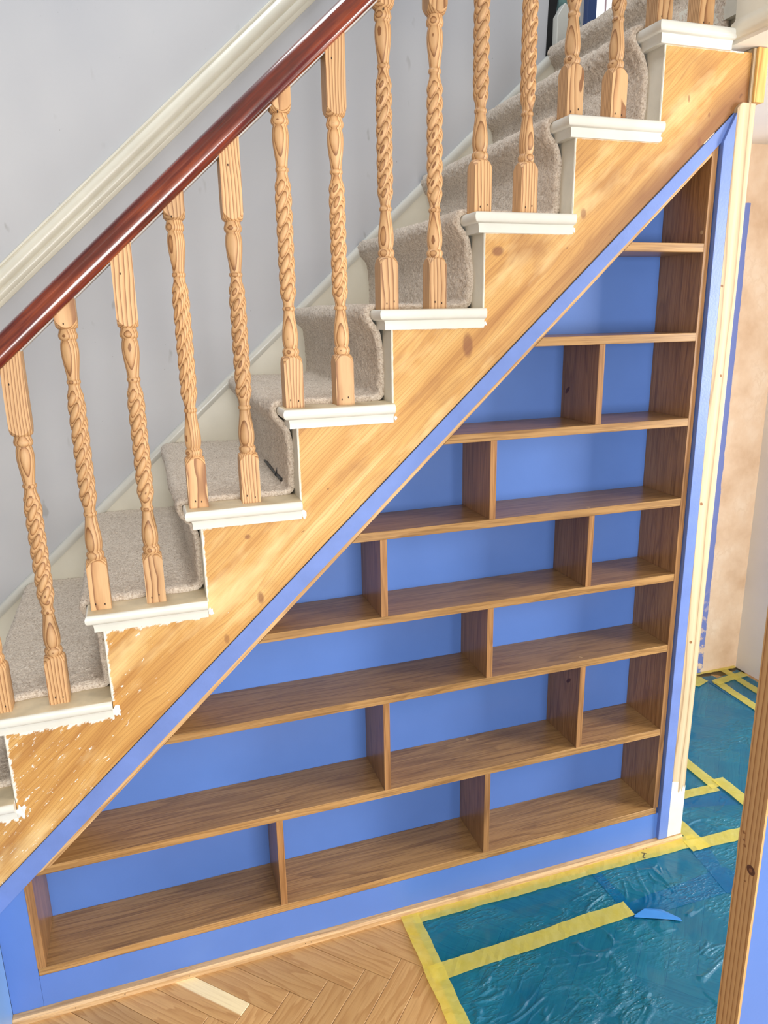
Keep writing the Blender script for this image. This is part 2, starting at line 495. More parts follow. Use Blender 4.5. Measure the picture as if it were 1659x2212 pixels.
def plank_mat(name, two_tone=False):
    t = NT(name)
    o = t.obj()
    r = t.rand()
    off = t.comb(t.math('MULTIPLY', r, 31.0), t.math('MULTIPLY', r, 17.0), t.math('MULTIPLY', r, 5.0))
    p = t.vadd(o, off)
    n = t.noise(t.mapping(p, scale=(0.16, 1, 1)), 16, 3, 0.55)
    fib = t.noise(t.mapping(p, scale=(0.035, 1, 1)), 330, 2, 0.6)
    w = t.math('ADD', t.math('MULTIPLY', t.sep(p)[1], 40.0), t.math('MULTIPLY', n, 7.0))
    f = t.math('FRACT', w)
    col = t.ramp(f, [(0.0, lin(204, 162, 108)), (0.5, lin(198, 155, 101)), (0.9, lin(184, 139, 87)), (1.0, lin(204, 162, 108))])
    col = t.mix(t.math('MULTIPLY', t.val(fib, 0.48, 0.7), 0.3), col, lin(156, 110, 64))
    if two_tone:
        y = t.sep(o)[1]
        k = t.val(t.math('ADD', y, t.math('MULTIPLY', n, 0.006)), 0.000, 0.004)
        col = t.mix(k, col, t.mix(t.math('MULTIPLY', t.val(fib, 0.45, 0.7), 0.3), lin(244, 226, 180), lin(206, 176, 126)))
    v = t.new('ShaderNodeHueSaturation')
    t.put(v.inputs['Color'], col)
    t.put(v.inputs['Value'], t.math('ADD', 0.80, t.math('MULTIPLY', t.math('FRACT', t.math('MULTIPLY', r, 9.7)), 0.34)))
    t.bump(fib, 0.1, 0.001)
    return t.done(v.outputs[0], 0.42)
M['plank'] = plank_mat('oak_herringbone')
M['plank2'] = plank_mat('oak_herringbone_sapwood', True)

def film_mat():
    t = NT('blue_protective_film')
    o = t.obj()
    tr = t.new('ShaderNodeBsdfTransparent')
    tr.inputs[0].default_value = (0.19, 0.63, 0.84, 1)
    n = t.noise(o, 7, 3)
    col = t.mix(t.val(n, 0.3, 0.7), lin(14, 114, 172), lin(38, 148, 194))
    rn = t.noise(t.mapping(o, rot=(0, 0, .5), scale=(0.4, 1, 1)), 42, 3, 0.6)
    rdg = t.math('POWER', t.math('SUBTRACT', 1.0, t.math('MULTIPLY', t.math('ABSOLUTE', t.math('SUBTRACT', rn, 0.5)), 7.0), clamp=True), 2.0)
    t.bump(t.math('MULTIPLY', rdg, t.val(n, 0.45, 0.62)), 0.8, 0.004)
    t.done(col, 0.12, 1.0)
    mx = t.new('ShaderNodeMixShader')
    mx.inputs[0].default_value = 0.42
    t.t.links.new(tr.outputs[0], mx.inputs[1]); t.t.links.new(t.b.outputs[0], mx.inputs[2])
    t.t.links.new(mx.outputs[0], t.n['Material Output'].inputs['Surface'])
    return t.m
M['film'] = film_mat()

def tape_mat():
    t = NT('yellow_masking_tape')
    o = t.obj()
    n = t.noise(o, 26, 4, 0.6)
    tr = t.new('ShaderNodeBsdfTransparent')
    tr.inputs[0].default_value = (0.98, 0.95, 0.50, 1)
    col = t.mix(t.val(n, 0.3, 0.7), lin(238, 218, 92), lin(246, 232, 132))
    t.bump(t.noise(o, 60, 4, 0.7), 0.35, 0.003)
    t.done(col, 0.35)
    mx = t.new('ShaderNodeMixShader')
    mx.inputs[0].default_value = 0.54
    t.t.links.new(tr.outputs[0], mx.inputs[1]); t.t.links.new(t.b.outputs[0], mx.inputs[2])
    t.t.links.new(mx.outputs[0], t.n['Material Output'].inputs['Surface'])
    return t.m
M['tape'] = tape_mat()

def pane_mat():
    t = NT('bright_frosted_pane')
    t.done((0.9, 0.93, 1, 1), 0.3)
    t.b.inputs['Emission Color'].default_value = (0.95, 0.97, 1, 1)
    t.b.inputs['Emission Strength'].default_value = 1.6
    return t.m
M['pane'] = pane_mat()
M['pinkgrey'] = paint('leaded_line', (190, 160, 165), 0.5, 0, 5, 0)
M['teal'] = paint('teal_insulation', (120, 158, 156), 0.9, 0.2, 30, 0.6)
M['navy'] = paint('dark_blue_frame', (52, 76, 128), 0.4, 0.03, 8, 0.05)

# ------------------------------------------------------------------ the setting
# floor slab and herringbone planks
floor = box('floor', -2.6, 3.6, -5.0, 0.85, -0.06, -0.0125, paint('screed', (150, 130, 104), 0.8), base=(0, 0, -0.06))
tag(floor, 'oak herringbone parquet floor of the hallway', 'floor', kind='structure')
wP, mP = 0.067, 5
LP = wP * mP
pv = [(-LP / 2, -wP / 2, -0.012), (LP / 2, -wP / 2, -0.012), (LP / 2, wP / 2, -0.012), (-LP / 2, wP / 2, -0.012),
      (-LP / 2, -wP / 2, 0), (LP / 2, -wP / 2, 0), (LP / 2, wP / 2, 0), (-LP / 2, wP / 2, 0)]
g_ = 0.0004
pv = [(x * (1 - g_ * 2 / LP), y * (1 - g_ * 2 / wP), z) for x, y, z in pv]
pm = bpy.data.meshes.new('plank')
pm.from_pydata(pv, [], BOXF); pm.materials.append(M['plank'])
_t = bpy.data.objects.new('tmp', pm); bevel(_t, 0.0009); bpy.data.objects.remove(_t)
pm2 = pm.copy(); pm2.materials[0] = M['plank2']
U = Vector((1, -1, 0)) / math.sqrt(2); V = Vector((1, 1, 0)) / math.sqrt(2)
AP = Vector((0.2503, -0.1345, 0))
for k in range(-7, 8):
    for n in range(-40, 41):
        for typ in (0, 1):
            if typ == 0:
                a, b, ang = n + 1 - mP / 2 + k * mP, n + 0.5 - k * mP, -math.pi / 4
            else:
                a, b, ang = n + 0.5 + k * mP, n - mP / 2 - k * mP, math.pi / 4
            c = AP + U * (a * wP) + V * (b * wP)
            if not (-0.5 < c.x < 2.75 and -1.15 < c.y < 0.80): continue
            if c.x < 1.40 and c.y > 0.06: continue
            if c.x > 1.45 and c.y < -0.75: continue
            if c.x < 0.1 and c.y < -0.45: continue
            o = bpy.data.objects.new('plank', pm2 if (typ == 0 and k == 0 and n == -1) else pm)
            COL.objects.link(o)
            o.parent = floor
            o.location = c - Vector(floor.location)
            o.rotation_euler = (0, 0, ang)

# back wall of the staircase: grey above, bare plaster under the landing
wb = prism('wall_back', [(-2.6, 0), (1.57, 0), (1.57, 2.148), (1.515, 2.148), (1.515, 3.6), (-2.6, 3.6)], WALL_Y, WALL_Y + 0.10, M['wall'], base=(0, 0, 0))
tag(wb, 'smooth pale grey wall rising behind the staircase', 'wall', kind='structure')
wp = box('wall_hall', 1.57, 2.58, WALL_Y, WALL_Y + 0.10, 0, 2.148, M['plaster'], base=(0, 0, 0))
tag(wp, 'bare pinkish plaster wall with water stains below the landing', 'wall', kind='structure')
wr = box('wall_right', 2.58, 2.68, 0.35, WALL_Y + 0.10, 0, 2.148, M['whitewall'], base=(2.63, 0.6, 0))
tag(wr, 'white painted return wall at the end of the hall', 'wall', kind='structure')
ce = box('ceiling', 1.512, 2.75, -1.3, WALL_Y, 2.148, 2.17, M['ceiling'], base=(2.1, -0.2, 2.148))
tag(ce, 'white ceiling under the landing', 'ceiling', kind='structure')
c2 = box('ceiling', -2.6, 1.512, -5.0, -0.14, 2.45, 2.50, M['ceiling'], base=(-0.5, -2.7, 2.45))  # unseen ceiling, added and extended to keep overhead light off the shelves
tag(c2, 'unseen white ceiling in front of the stairs, added to block overhead light', 'ceiling', kind='structure')
land = box('landing_floor', 1.53, 2.75, 0.0, 1.55, 2.22, 2.36, M['greywhite'], base=(2.1, 0.7, 2.22))
tag(land, 'landing floor at the head of the stairs', 'floor', kind='structure')

# near partition with bare stud end on the right
wn = box('wall_front', 0.904, 1.03, -0.8903, -0.8514, 0, 2.45, M['blue'], base=(0.96, -0.87, 0))
tag(wn, 'blue painted partition wall at the right edge of the photo', 'wall', kind='structure')
vs = []
prng = random.Random(3)
NZ = 60
for j in range(NZ + 1):
    z = 2.45 * j / NZ
    jl = prng.uniform(-0.0012, 0.0012); jr = prng.uniform(-0.0006, 0.0006)
    vs += [(0.9, -0.8514 + jl, z), (0.9, -0.8903 + jr, z), (0.904, -0.8903, z), (0.904, -0.8514, z)]
fs = [(0, 1, 2, 3), (4 * NZ + 3, 4 * NZ + 2, 4 * NZ + 1, 4 * NZ)]
for j in range(NZ):
    for e in range(4):
        fs.append((4 * j + e, 4 * j + (e + 1) % 4, 4 * j + 4 + (e + 1) % 4, 4 * j + 4 + e))
stud = fix_normals(mesh_obj('end_stud', vs, fs, M['pine_stud'], wn))
stud['label'] = 'bare pine stud closing the end of the blue partition'
M['gouge'] = paint('gouge_brown', (142, 98, 60), 0.7, 0.1, 60, 0.1)
M['knot'] = paint('dark_knot', (96, 56, 34), 0.5, 0.15, 60, 0.1)
disc('knot', (0.9, -0.8786, 0.7944), (-1, 0, 0), 0.0075, M['knot'], stud, 14, th=0.0004)
disc('knot_heart', (0.8996, -0.8786, 0.7944), (-1, 0, 0), 0.0030, paint('knot_heart', (140, 92, 58), 0.5, 0.1, 60), stud, 12, th=0.0004)
for (yy, zz, rr) in [(-.8585, .843, .0026), (-.861, .832, .002), (-.863, .824, .0026), (-.871, .770, .0018)]:
    disc('gouge', (0.9, yy, zz), (-1, 0, 0), rr, M['gouge'], stud, 8, th=0.0003)

# blue return at the left edge
wl = box('wall_left', -0.62, -0.2745, -0.40, -0.0005, 0, 0.36, M['blue_lit'], base=(-0.45, -0.2, 0))
tag(wl, 'blue painted return panel at the lower left corner, coloured lighter as if lit', 'wall', kind='structure')

# oak bead along the floor
tr = sweep('trim_1', [(0, 0), (0, 0.018), (0.013, 0.018), (0.0185, 0.0135), (0.0195, 0.0)], (-0.2740, 0, 0), (1.583, 0, 0), (0, 0, 1), (0, -1, 0), M['oak_trim'], base=(0.65, 0, 0))
tag(tr, 'pale oak edging bead along the foot of the blue plinth', 'trim', kind='structure')
for i, px in enumerate((-0.14, -0.03, 0.12, 0.41, 0.425, 1.44, 1.452)):
    disc('nail_hole', (px, -0.018, 0.008), (0, -1, 0), 0.0014, M['nail'], tr, 8, th=0.0003)

# dado rail
sl = math.atan(0.899)
dirv = Vector((math.cos(sl), 0, math.sin(sl))); upn = Vector((-math.sin(sl), 0, math.cos(sl)))
P0 = Vector((0, WALL_Y, 1.835))
prof = [(-.038, 0), (-.038, .006), (-.034, .010), (-.027, .011), (-.024, .016), (-.017, .019), (-.010, .0185), (-.006, .015), (-.003, .021), (.004, .0245), (.013, .025), (.022, .022), (.028, .016), (.031, .0155), (.033, .0185), (.037, .0185), (.039, .015), (.039, 0)]
d = sweep('trim_2', prof, P0 - dirv * 2.2, P0 + dirv * 2.0, upn, (0, -1, 0), M['cream'], base=P0, smooth=True)
tag(d, 'cream moulded dado rail sloping up the grey wall', 'dado rail', kind='structure')

# wall string (skirting that follows the stairs)
def ws_top(x): return 1.0120 + 0.8965 * x
bs = prism('baseboard_back', [(-1.2, ws_top(-1.2)), (1.53, ws_top(1.53)), (1.53, ws_top(1.53) - 0.42), (-1.2, ws_top(-1.2) - 0.42)], 0.812, WALL_Y, M['cream'], base=(0, 0.82, 0.6))
tag(bs, 'white sloping skirting board against the grey wall beside the carpet', 'skirting', kind='structure')
sw = math.atan(0.8965)
dw = Vector((math.cos(sw), 0, math.sin(sw))); uw = Vector((-math.sin(sw), 0, math.cos(sw)))
A0 = Vector((-1.2, WALL_Y, ws_top(-1.2))); B0 = Vector((1.53, WALL_Y, ws_top(1.53)))
sweep('cap_moulding', [(-.022, 0.016), (-.022, .020), (-.014, .024), (-.004, .024), (.002, .020), (.004, .012), (.004, 0.0), (-.022, 0)], A0, B0, uw, (0, -1, 0), M['white'], bs, smooth=True)
nw = prism('upright_end', [(1.522, 2.375), (1.566, 2.375), (1.566, 2.50), (1.548, 2.512), (1.522, 2.474)], 0.80, WALL_Y + 0.01, M['white'], bs)
nw['label'] = 'short white upright end of the skirting'
bevel(nw, 0.002)

# plate painted dark for the gap's shade; loose lining where the back wall stops
gp = prism('gap_shade_plate', [(1.500, 2.365), (1.517, 2.365), (1.545, 2.60), (1.58, 2.64), (1.58, 2.75), (1.52, 2.66), (1.505, 2.52)], WALL_Y - 0.002, WALL_Y + 0.04, M['dark'], base=(1.51, .84, 2.36))
tag(gp, 'ragged plate painted dark for the shade in the gap where the grey wall stops at the landing', 'dark plate', kind='structure')
vv = []
for j in range(13):
    z = 2.36 + 0.045 * j
    vv += [(1.585 + prng.uniform(-.006, .006), .90, z), (1.66 + prng.uniform(-.008, .008), .90, z), (1.66, .93, z), (1.585, .93, z)]
ff = [(0, 1, 2, 3), (48 + 3, 48 + 2, 48 + 1, 48)]
for j in range(12):
    for e in range(4):
        ff.append((4 * j + e, 4 * j + (e + 1) % 4, 4 * j + 4 + (e + 1) % 4, 4 * j + 4 + e))
ins = fix_normals(mesh_obj('wall_edge', vv, ff, M['teal'], None, base=(1.62, .91, 2.36)))
tag(ins, 'rough teal lining of the cut wall edge beyond the landing', 'wall', kind='structure')

# landing window
lw = box('wall_landing', 1.90, 2.055, 1.50, 1.58, 2.36, 3.6, M['whitewall'], base=(1.98, 1.54, 2.36))
tag(lw, 'strip of pale wall beside the bright landing window', 'wall', kind='structure')
win = thing('window_1', (2.3, 1.5, 2.36), 'bright landing window with a dark blue frame at the top of the stairs', 'window', kind='structure')
box('frame', 2.055, 2.099, 1.47, 1.56, 2.36, 3.6, M['navy'], win, 0.003)
box('frame', 2.70, 2.745, 1.47, 1.56, 2.36, 3.6, M['navy'], win, 0.003)
box('pane', 2.099, 2.70, 1.51, 1.52, 2.36, 3.6, M['pane'], win)
for gx in (2.163, 2.285, 2.31, 2.45, 2.58):
    box('glazing_line', gx - .0022, gx + .0022, 1.503, 1.51, 2.36, 3.6, M['pinkgrey'], win)

# landing apron running towards the viewer
ap = sweep('trim_3', [(0, 0), (0, .010), (.006, .017), (.018, .019), (.030, .016), (.036, .008), (.042, .006), (.34, .006), (.34, 0)], (1.512, -0.004, 2.156), (1.512, -1.3, 2.156), (0, 0, 1), (-1, 0, 0), M['cream'], base=(1.51, -.6, 2.15), smooth=True)
tag(ap, 'cream landing apron board with a rolled lower moulding above the hall', 'apron trim', kind='structure')
box('core', 1.512, 1.535, -1.3, -0.004, 2.17, 2.50, M['cream'], ap)

# ------------------------------------------------------------------ staircase
st = thing('staircase', (0, 0, 0), 'straight closed staircase with stripped pine string, white tread ends and risers', 'staircase')
pts = []
i = IMIN
pts.append((cx(IMIN), cz(IMIN) - RISE))
for i in range(IMIN, IMAX + 1):
    pts.append((cx(i), cz(i)))
    pts.append((cx(i + 1) if i < IMAX else 1.566, cz(i)))
pts.append((1.566, 2.030))
pts.append((1.5400, strip_top(1.5400) + .003))
pts.append((cx(IMIN), strip_top(cx(IMIN))))
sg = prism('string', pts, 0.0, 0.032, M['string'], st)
sg['label'] = 'stripped amber pine stair string with patches of white paint'

tp = [(-.03, 0.0), (0, 0), (.004, -.0006), (.0072, -.003), (.009, -.007), (.0093, -.0115), (.0085, -.016), (.0062, -.0195), (.002, -.0225), (-.0035, -.0235), (-.0045, -.026), (-.0055, -.0295), (-.006, -.034), (-.006, -.0425), (-.03, -.0425)]
for i in range(IMIN, IMAX + 1):
    xl, yf, xr = cx(i) - 0.0235, -0.0135, cx(i + 1) - 0.001
    zt = ttop(i)
    if i == IMAX: xr = 1.500
    rv = random.Random(i + 50)
    v = []
    for (o_, dz) in tp:
        v += [(xl - o_, 0.80, zt + dz), (xl - o_, yf - o_, zt + dz), (xr, yf - o_, zt + dz)]
    f = []
    n = len(tp)
    for j in range(n - 1):
        a, b = 3 * j, 3 * (j + 1)
        f += [(a, a + 1, b + 1, b), (a + 1, a + 2, b + 2, b + 1)]
    k0 = len(v)
    v += [(xr, 0.80, zt), (xr, 0.80, zt - .0425)]
    f += [(0, k0, 2, 1)]
    f += [tuple([3 * j + 2 for j in range(n)])]
    t_ = fix_normals(mesh_obj('tread', v, f, M['white'], st, smooth=True))
    t_.data.set_sharp_from_angle(angle=math.radians(45))
    t_.data.materials.append(M['tread_top'])
    for p_ in t_.data.polygons:
        if abs(p_.normal.z) > 0.98 and p_.center.z > zt - 0.0005: p_.material_index = 1
    box('riser', cx(i) - 0.0015, cx(i) + 0.014, 0.0015, 0.815, cz(i) - RISE + 0.04, cz(i) - 0.001, M['greywhite'], st)
# top riser to the landing
box('riser', cx(8) + 0.005, cx(8) + 0.02, 0.0015, 0.815, ttop(7), ttop(7) + 0.19, M['greywhite'], st)
# filler in the inner corners where tread mouldings meet the string
M['filler'] = paint('white_filler', (226, 228, 226), 0.7, 0.1, 90, 0.5)
for i in range(-1, 7):
    rv = random.Random(i + 90)
    x, z = cx(i + 1) + 0.004, cz(i) + 0.012 - 0.006
    s = {-1: 1.7, 0: 1.5, 1: .9, 2: .9}.get(i, 0.6)
    vs = []
    K = 14
    for k in range(K):
        a = 2 * math.pi * k / K
        r_ = (0.006 + rv.uniform(-.002, .0025)) * s
        vs.append((x + math.cos(a) * r_ + .002 * s, -0.0006, z + math.sin(a) * r_ * 1.5))
    for k in range(K):
        vx = vs[k]
        vs.append((x + (vx[0] - x) * .6, -0.0022, z + (vx[2] - z) * .6))
    fs = [tuple(range(K, 2 * K))] + [(k, (k + 1) % K, K + (k + 1) % K, K + k) for k in range(K)]
    fix_normals(mesh_obj('corner_filler', vs, fs, M['filler'], st, smooth=True))

# carpet: one continuous strip over treads and risers
prof = []
for i in range(IMIN, 9):
    x, zt = cx(i), (ttop(i) if i <= 7 else ttop(7) + 0.2)
    zl = zt - RISE
    nx = x - 0.0345
    prof += [(x - 0.014, zl + 0.014), (x - 0.014, zl + 0.06), (x - 0.0155, zl + 0.12), (x - 0.022, zl + 0.150), (nx - 0.006, zl + 0.168), (nx - 0.0125, zl + 0.182), (nx - 0.0135, zl + 0.192),
             (nx - 0.011, zl + 0.203), (nx - 0.003, zl + 0.2115), (nx + 0.010, zl + 0.2135), (nx + 0.03, zl + 0.2135)]
    prof += [(x + G - 0.030, zt + 0.0125), (x + G - 0.018, zt + 0.0128)]
prof = prof[:-2] + [(cx(8) + 0.6, ttop(7) + 0.2135)]
P = np.array(prof)
seg = np.sqrt((np.diff(P, axis=0) ** 2).sum(1)); s = np.r_[0, np.cumsum(seg)]
NS = int(s[-1] / 0.0042)
ss = np.linspace(0, s[-1], NS)
px = np.interp(ss, s, P[:, 0]); pz = np.interp(ss, s, P[:, 1])
ker = np.array([1, 2, 3, 2, 1.]); ker /= ker.sum()
px[2:-2] = np.convolve(px, ker, 'valid'); pz[2:-2] = np.convolve(pz, ker, 'valid')
tx, tz = np.gradient(px), np.gradient(pz); ln = np.hypot(tx, tz); nx_, nz_ = -tz / ln, tx / ln
YN = 186
yy = np.linspace(0.052, 0.812, YN)
SS, YY = np.meshgrid(np.arange(NS), yy, indexing='ij')
edge = (vnoise(ss[:, None] * np.ones_like(YY), YY * 0, 18, 5) - 0.5) * 0.016
wgt = np.clip(1 - (YY - 0.052) / 0.1, 0, 1)
Yd = YY + edge * wgt
d_ = rng.normal(0, 0.0009, SS.shape) + (vnoise(ss[SS], YY, 120, 2) - .5) * 0.003 + (vnoise(ss[SS], YY, 9, 3) - .5) * 0.006
d_ -= np.clip(1 - (YY - 0.052) / 0.012, 0, 1) ** 2 * 0.006
Xd = px[SS] + nx_[SS] * d_; Zd = pz[SS] + nz_[SS] * d_
vtop = np.stack([Xd, Yd, Zd], -1).reshape(-1, 3)
# edge skirt going down to the boards
sk = np.stack([px - nx_ * 0.014, Yd[:, 0] + 0.003, pz - nz_ * 0.014], -1)
ii, jj = np.meshgrid(np.arange(NS - 1), np.arange(YN - 1), indexing='ij')
a = ii * YN + jj
faces = np.stack([a, a + YN, a + YN + 1, a + 1], -1).reshape(-1, 4)
n0 = NS * YN
k = np.arange(NS - 1)
faces = np.vstack([faces, np.stack([k * YN, n0 + k, n0 + k + 1, (k + 1) * YN], -1)])
cp = mesh_obj('stair_carpet', np.vstack([vtop, sk]), faces.tolist(), M['carpet'], None, smooth=True, base=(0.5, 0.4, 0.9))
tag(cp, 'beige cut-pile carpet fitted over the stair treads and risers', 'carpet')

# ------------------------------------------------------------------ handrail
rs = math.atan(0.8975)
rd = Vector((math.cos(rs), 0, math.sin(rs))); ru = Vector((-math.sin(rs), 0, math.cos(rs)))
ra = Vector((-0.62, 0.030, rail_low(-0.62))); rb = Vector((1.52, 0.030, rail_low(1.52)))
hr = thing('handrail', ra, 'glossy dark red mahogany handrail sloping above the balusters', 'handrail')
rp = [(0, -.022), (0, .022), (.003, .027), (.009, .0305), (.017, .0315), (.024, .0295), (.0285, .0262), (.0305, .0258), (.034, .0255), (.040, .0215), (.0445, .0145), (.0465, .006), (.0468, -.006), (.0445, -.0145), (.040, -.0215), (.034, -.0255), (.0305, -.0258), (.0285, -.0262), (.024, -.0295), (.017, -.0315), (.009, -.0305), (.003, -.027)]
sweep('rail', rp, ra, rb, ru, (0, -1, 0), M['mahogany'], hr, smooth=True)
sp_ = sweep('spacer_strip', [(0.0005, -.019), (0.0005, .019), (-.0022, .0175), (-.0022, -.0175)], ra, rb, ru, (0, -1, 0), paint('grey_old_paint', (176, 172, 168), 0.5), hr)
sp_['label'] = 'white painted strip under the handrail'

# ------------------------------------------------------------------ balusters
BL = 0.020            # half width of the square blocks
HB = 0.574            # height of the upper block's lower end above the tread
def block_mesh(name, z_flat, z_round, z_flat_pts=None, down=False):
    """square block; the round end is shouldered as if turned on a lathe"""
    N = 10
    v, f = [], []
    gs = [-BL + 2 * BL * k / N for k in range(N + 1)]
    idx = {}
    for a_, x in enumerate(gs):
        for b_, y in enumerate(gs):
            r = math.hypot(x, y)
            dr = max(0.0, min(1.0, (r - 0.0165) / (BL * 1.4142 - 0.0165))) ** 1.35 * 0.017
            idx[(a_, b_)] = len(v)
            v.append((x, y, z_round - dr if not down else z_round + dr))
    for a_ in range(N):
        for b_ in range(N):
            f.append((idx[(a_, b_)], idx[(a_ + 1, b_)], idx[(a_ + 1, b_ + 1)], idx[(a_, b_ + 1)]))
    ring = [(k, 0) for k in range(N)] + [(N, k) for k in range(N)] + [(k, N) for k in range(N, 0, -1)] + [(0, k) for k in range(N, 0, -1)]
    base = []
    for (a_, b_) in ring:
        x, y, _ = v[idx[(a_, b_)]]
        base.append(len(v))
        v.append((x, y, z_flat(x) if callable(z_flat) else z_flat))
    n = len(ring)
    for k in range(n):
        f.append((idx[ring[k]], idx[ring[(k + 1) % n]], base[(k + 1) % n], base[k]))
    f.append(tuple(base))
    me = bpy.data.meshes.new(name)
    me.from_pydata(v, [], f)
    bm = bmesh.new(); bm.from_mesh(me); bmesh.ops.recalc_face_normals(bm, faces=bm.faces); bm.to_mesh(me); bm.free()
    for p in me.polygons: p.use_smooth = True
    me.set_sharp_from_angle(angle=math.radians(38))
    me.materials.append(M['pine_spindle'])
    return me

def shaft_mesh():
    pr = [(.104, .0150), (.111, .0165), (.1125, .0172), (.1165, .0180), (.1205, .0172), (.1225, .0160), (.1235, .0148), (.126, .0142), (.1275, .0148), (.133, .0160), (.142, .0168), (.152, .0166), (.163, .0156), (.175, .0140), (.187, .0124), (.197, .0114),
          (.2005, .0112), (.2012, .0128), (.2045, .0133), (.2078, .0128), (.2086, .0114), (.2125, .0110), (.2185, .0118), (.226, .0136)]
    top = [(HB + .10 - z + 0.004, r) for z, r in pr]
    top = [(z - 0.001, r) for z, r in top][::-1]
    zs = []
    def fill(lst):
        for (z0, r0), (z1, r1) in zip(lst[:-1], lst[1:]):
            m = max(1, int(abs(z1 - z0) / 0.0022))
            for k in range(m):
                zs.append((z0 + (z1 - z0) * k / m, r0 + (r1 - r0) * k / m))
    fill(pr)
    za, zb_ = pr[-1][0], top[0][0]
    m = int((zb_ - za) / 0.0016)
    for k in range(m): zs.append((za + (zb_ - za) * k / m, None))
    fill(top); zs.append(top[-1])
    SEG = 56
    pitch, NST = 0.120, 4
    v, f = [], []
    for (z, r) in zs:
        for k in range(SEG):
            th = 2 * math.pi * k / SEG
            if r is None or (za - .008 < z < za) or (zb_ < z < zb_ + .008):
                e = min(z - (za - .008), (zb_ + .008) - z) / 0.024
                e = max(0, min(1, e)); e = e * e * (3 - 2 * e)
                ph = NST / 2 * (th - 2 * math.pi * z / pitch)
                c = abs(math.cos(ph)) ** 0.62
                rr0 = r if r is not None else 0.0136
                rt = 0.0112 + 0.0060 * c
                R_ = rr0 * (1 - e) + rt * e
            else:
                R_ = r
            v.append((math.cos(th) * R_, math.sin(th) * R_, z))
    nr = len(zs)
    for a_ in range(nr - 1):
        for k in range(SEG):
            f.append((a_ * SEG + k, a_ * SEG + (k + 1) % SEG, (a_ + 1) * SEG + (k + 1) % SEG, (a_ + 1) * SEG + k))
    me = bpy.data.meshes.new('shaft')
    me.from_pydata(v, [], f)
    for p in me.polygons: p.use_smooth = True
    me.materials.append(M['pine_spindle'])
    return me

SHAFT = shaft_mesh()
BASEB = block_mesh('base_block', 0.0, 0.109)
hole = bpy.data.meshes.new('nail_hole')
hv = [(math.cos(2 * math.pi * k / 8) * .0013, 0, math.sin(2 * math.pi * k / 8) * .0024) for k in range(8)] + [(math.cos(2 * math.pi * k / 8) * .0013, 0.002, math.sin(2 * math.pi * k / 8) * .0024) for k in range(8)]
hole.from_pydata(hv, [], [tuple(range(7, -1, -1))] + [(k, (k + 1) % 8, 8 + (k + 1) % 8, 8 + k) for k in range(8)])
hole.materials.append(M['nail'])

ORD = ['lowest', 'second', 'third', 'fourth', 'fifth', 'sixth', 'seventh', 'topmost']
brr = random.Random(21)
for i in range(0, IMAX + 1):
    for q in (0, 1):
        bx_, by_, bz = cx(i) + (0.0 if q == 0 else 0.112), 0.030, ttop(i)
        if i == 0:
            where = 'of the lowest white tread end in view, at the left edge'
        elif i == 7:
            where = 'of the topmost white tread end, beside the apron'
        else:
            where = 'on the %s white tread end up from the lowest in view' % ['', 'first', 'second', 'third', 'fourth', 'fifth', 'sixth'][i]
        lab = ('lower pine twist baluster ' if q == 0 else 'upper pine twist baluster ') + where
        b = thing('baluster', (bx_, by_, bz), lab, 'baluster', 'barley-twist balusters along the stairs')
        zb = rail_low(bx_) - bz
        def ztop(x, zb=zb): return zb + 0.8975 * x + 0.0008
        for nm, me in (('base_block', BASEB), ('shaft', SHAFT), ('top_block', block_mesh('top_block', ztop, HB - 0.001, down=True))):
            o = bpy.data.objects.new(nm, me)
            COL.objects.link(o)
            o.parent = b
        for hx in (-0.008, 0.008):
            o = bpy.data.objects.new('nail_hole', hole)
            COL.objects.link(o); o.parent = b
            o.location = (hx + brr.uniform(-.002, .002), -BL - 0.0003, 0.014 + brr.uniform(-.003, .003))
        o = bpy.data.objects.new('nail_hole', hole)
        COL.objects.link(o); o.parent = b
        o.location = (-0.006 + brr.uniform(-.003, .003), -BL - 0.0003, min(zb - 0.03, HB + 0.10 if q else HB + 0.02))

# ------------------------------------------------------------------ under-stair bookcase
bk = thing('bookcase', (0.64, 0, 0), 'triangular built-in oak bookcase with blue back under the stairs', 'bookcase')
SH = [1.7198, 1.5087, 1.2947, 1.0819, 0.8693, 0.6585, 0.3930, 0.1262]
TH = 0.0205
JX = 1.4795
def xs_of(z):   # x of the lining's underside at height z
    return 0.6485 + (z - 1.136) / 0.937
backp = prism('back_panel', [(-0.2, 0.11), (JX + .01, 0.11), (JX + .01, lining_low(JX + .01) + .01), (-0.2, lining_low(-0.2) + 0.05)], DEPTH, DEPTH + 0.012, M['blue'], bk)
backp['label'] = 'smooth blue painted back panel'
for k, zt in enumerate(SH):
    zl = zt - TH
    if k == 7:
        pts = [(-0.2075, zl), (JX + 0.012, zl), (JX + 0.012, zt), (-0.2075, zt)]
    elif k == 6:
        pts = [(-0.1905, zl), (JX, zl), (JX, zt), (xs_of(zt) + .0005, zt), (-0.1905, zl + 0.001)]
    else:
        pts = [(xs_of(zl), zl), (JX, zl), (JX, zt), (xs_of(zt), zt)]
    s_ = prism('shelf', pts, 0.0, DEPTH, M['oak_x'], bk, 0.0008)
    plugs = {6: [(0.3643, .016), (0.933, .143)], 5: [(1.2088, .018)], 3: [(1.2013, .0115)]}.get(k, [])
    for (qx, qy) in plugs:
        disc('plug', (qx, qy, zt), (0, 0, 1), 0.0048, M['oak_trim'], s_, 14, th=0.0004)
DV = [(1, 1.2005), (2, 0.917), (3, 0.638), (3, 1.1985), (4, 0.918), (5, 0.638), (5, 1.1985), (6, 0.357), (6, 0.920)]
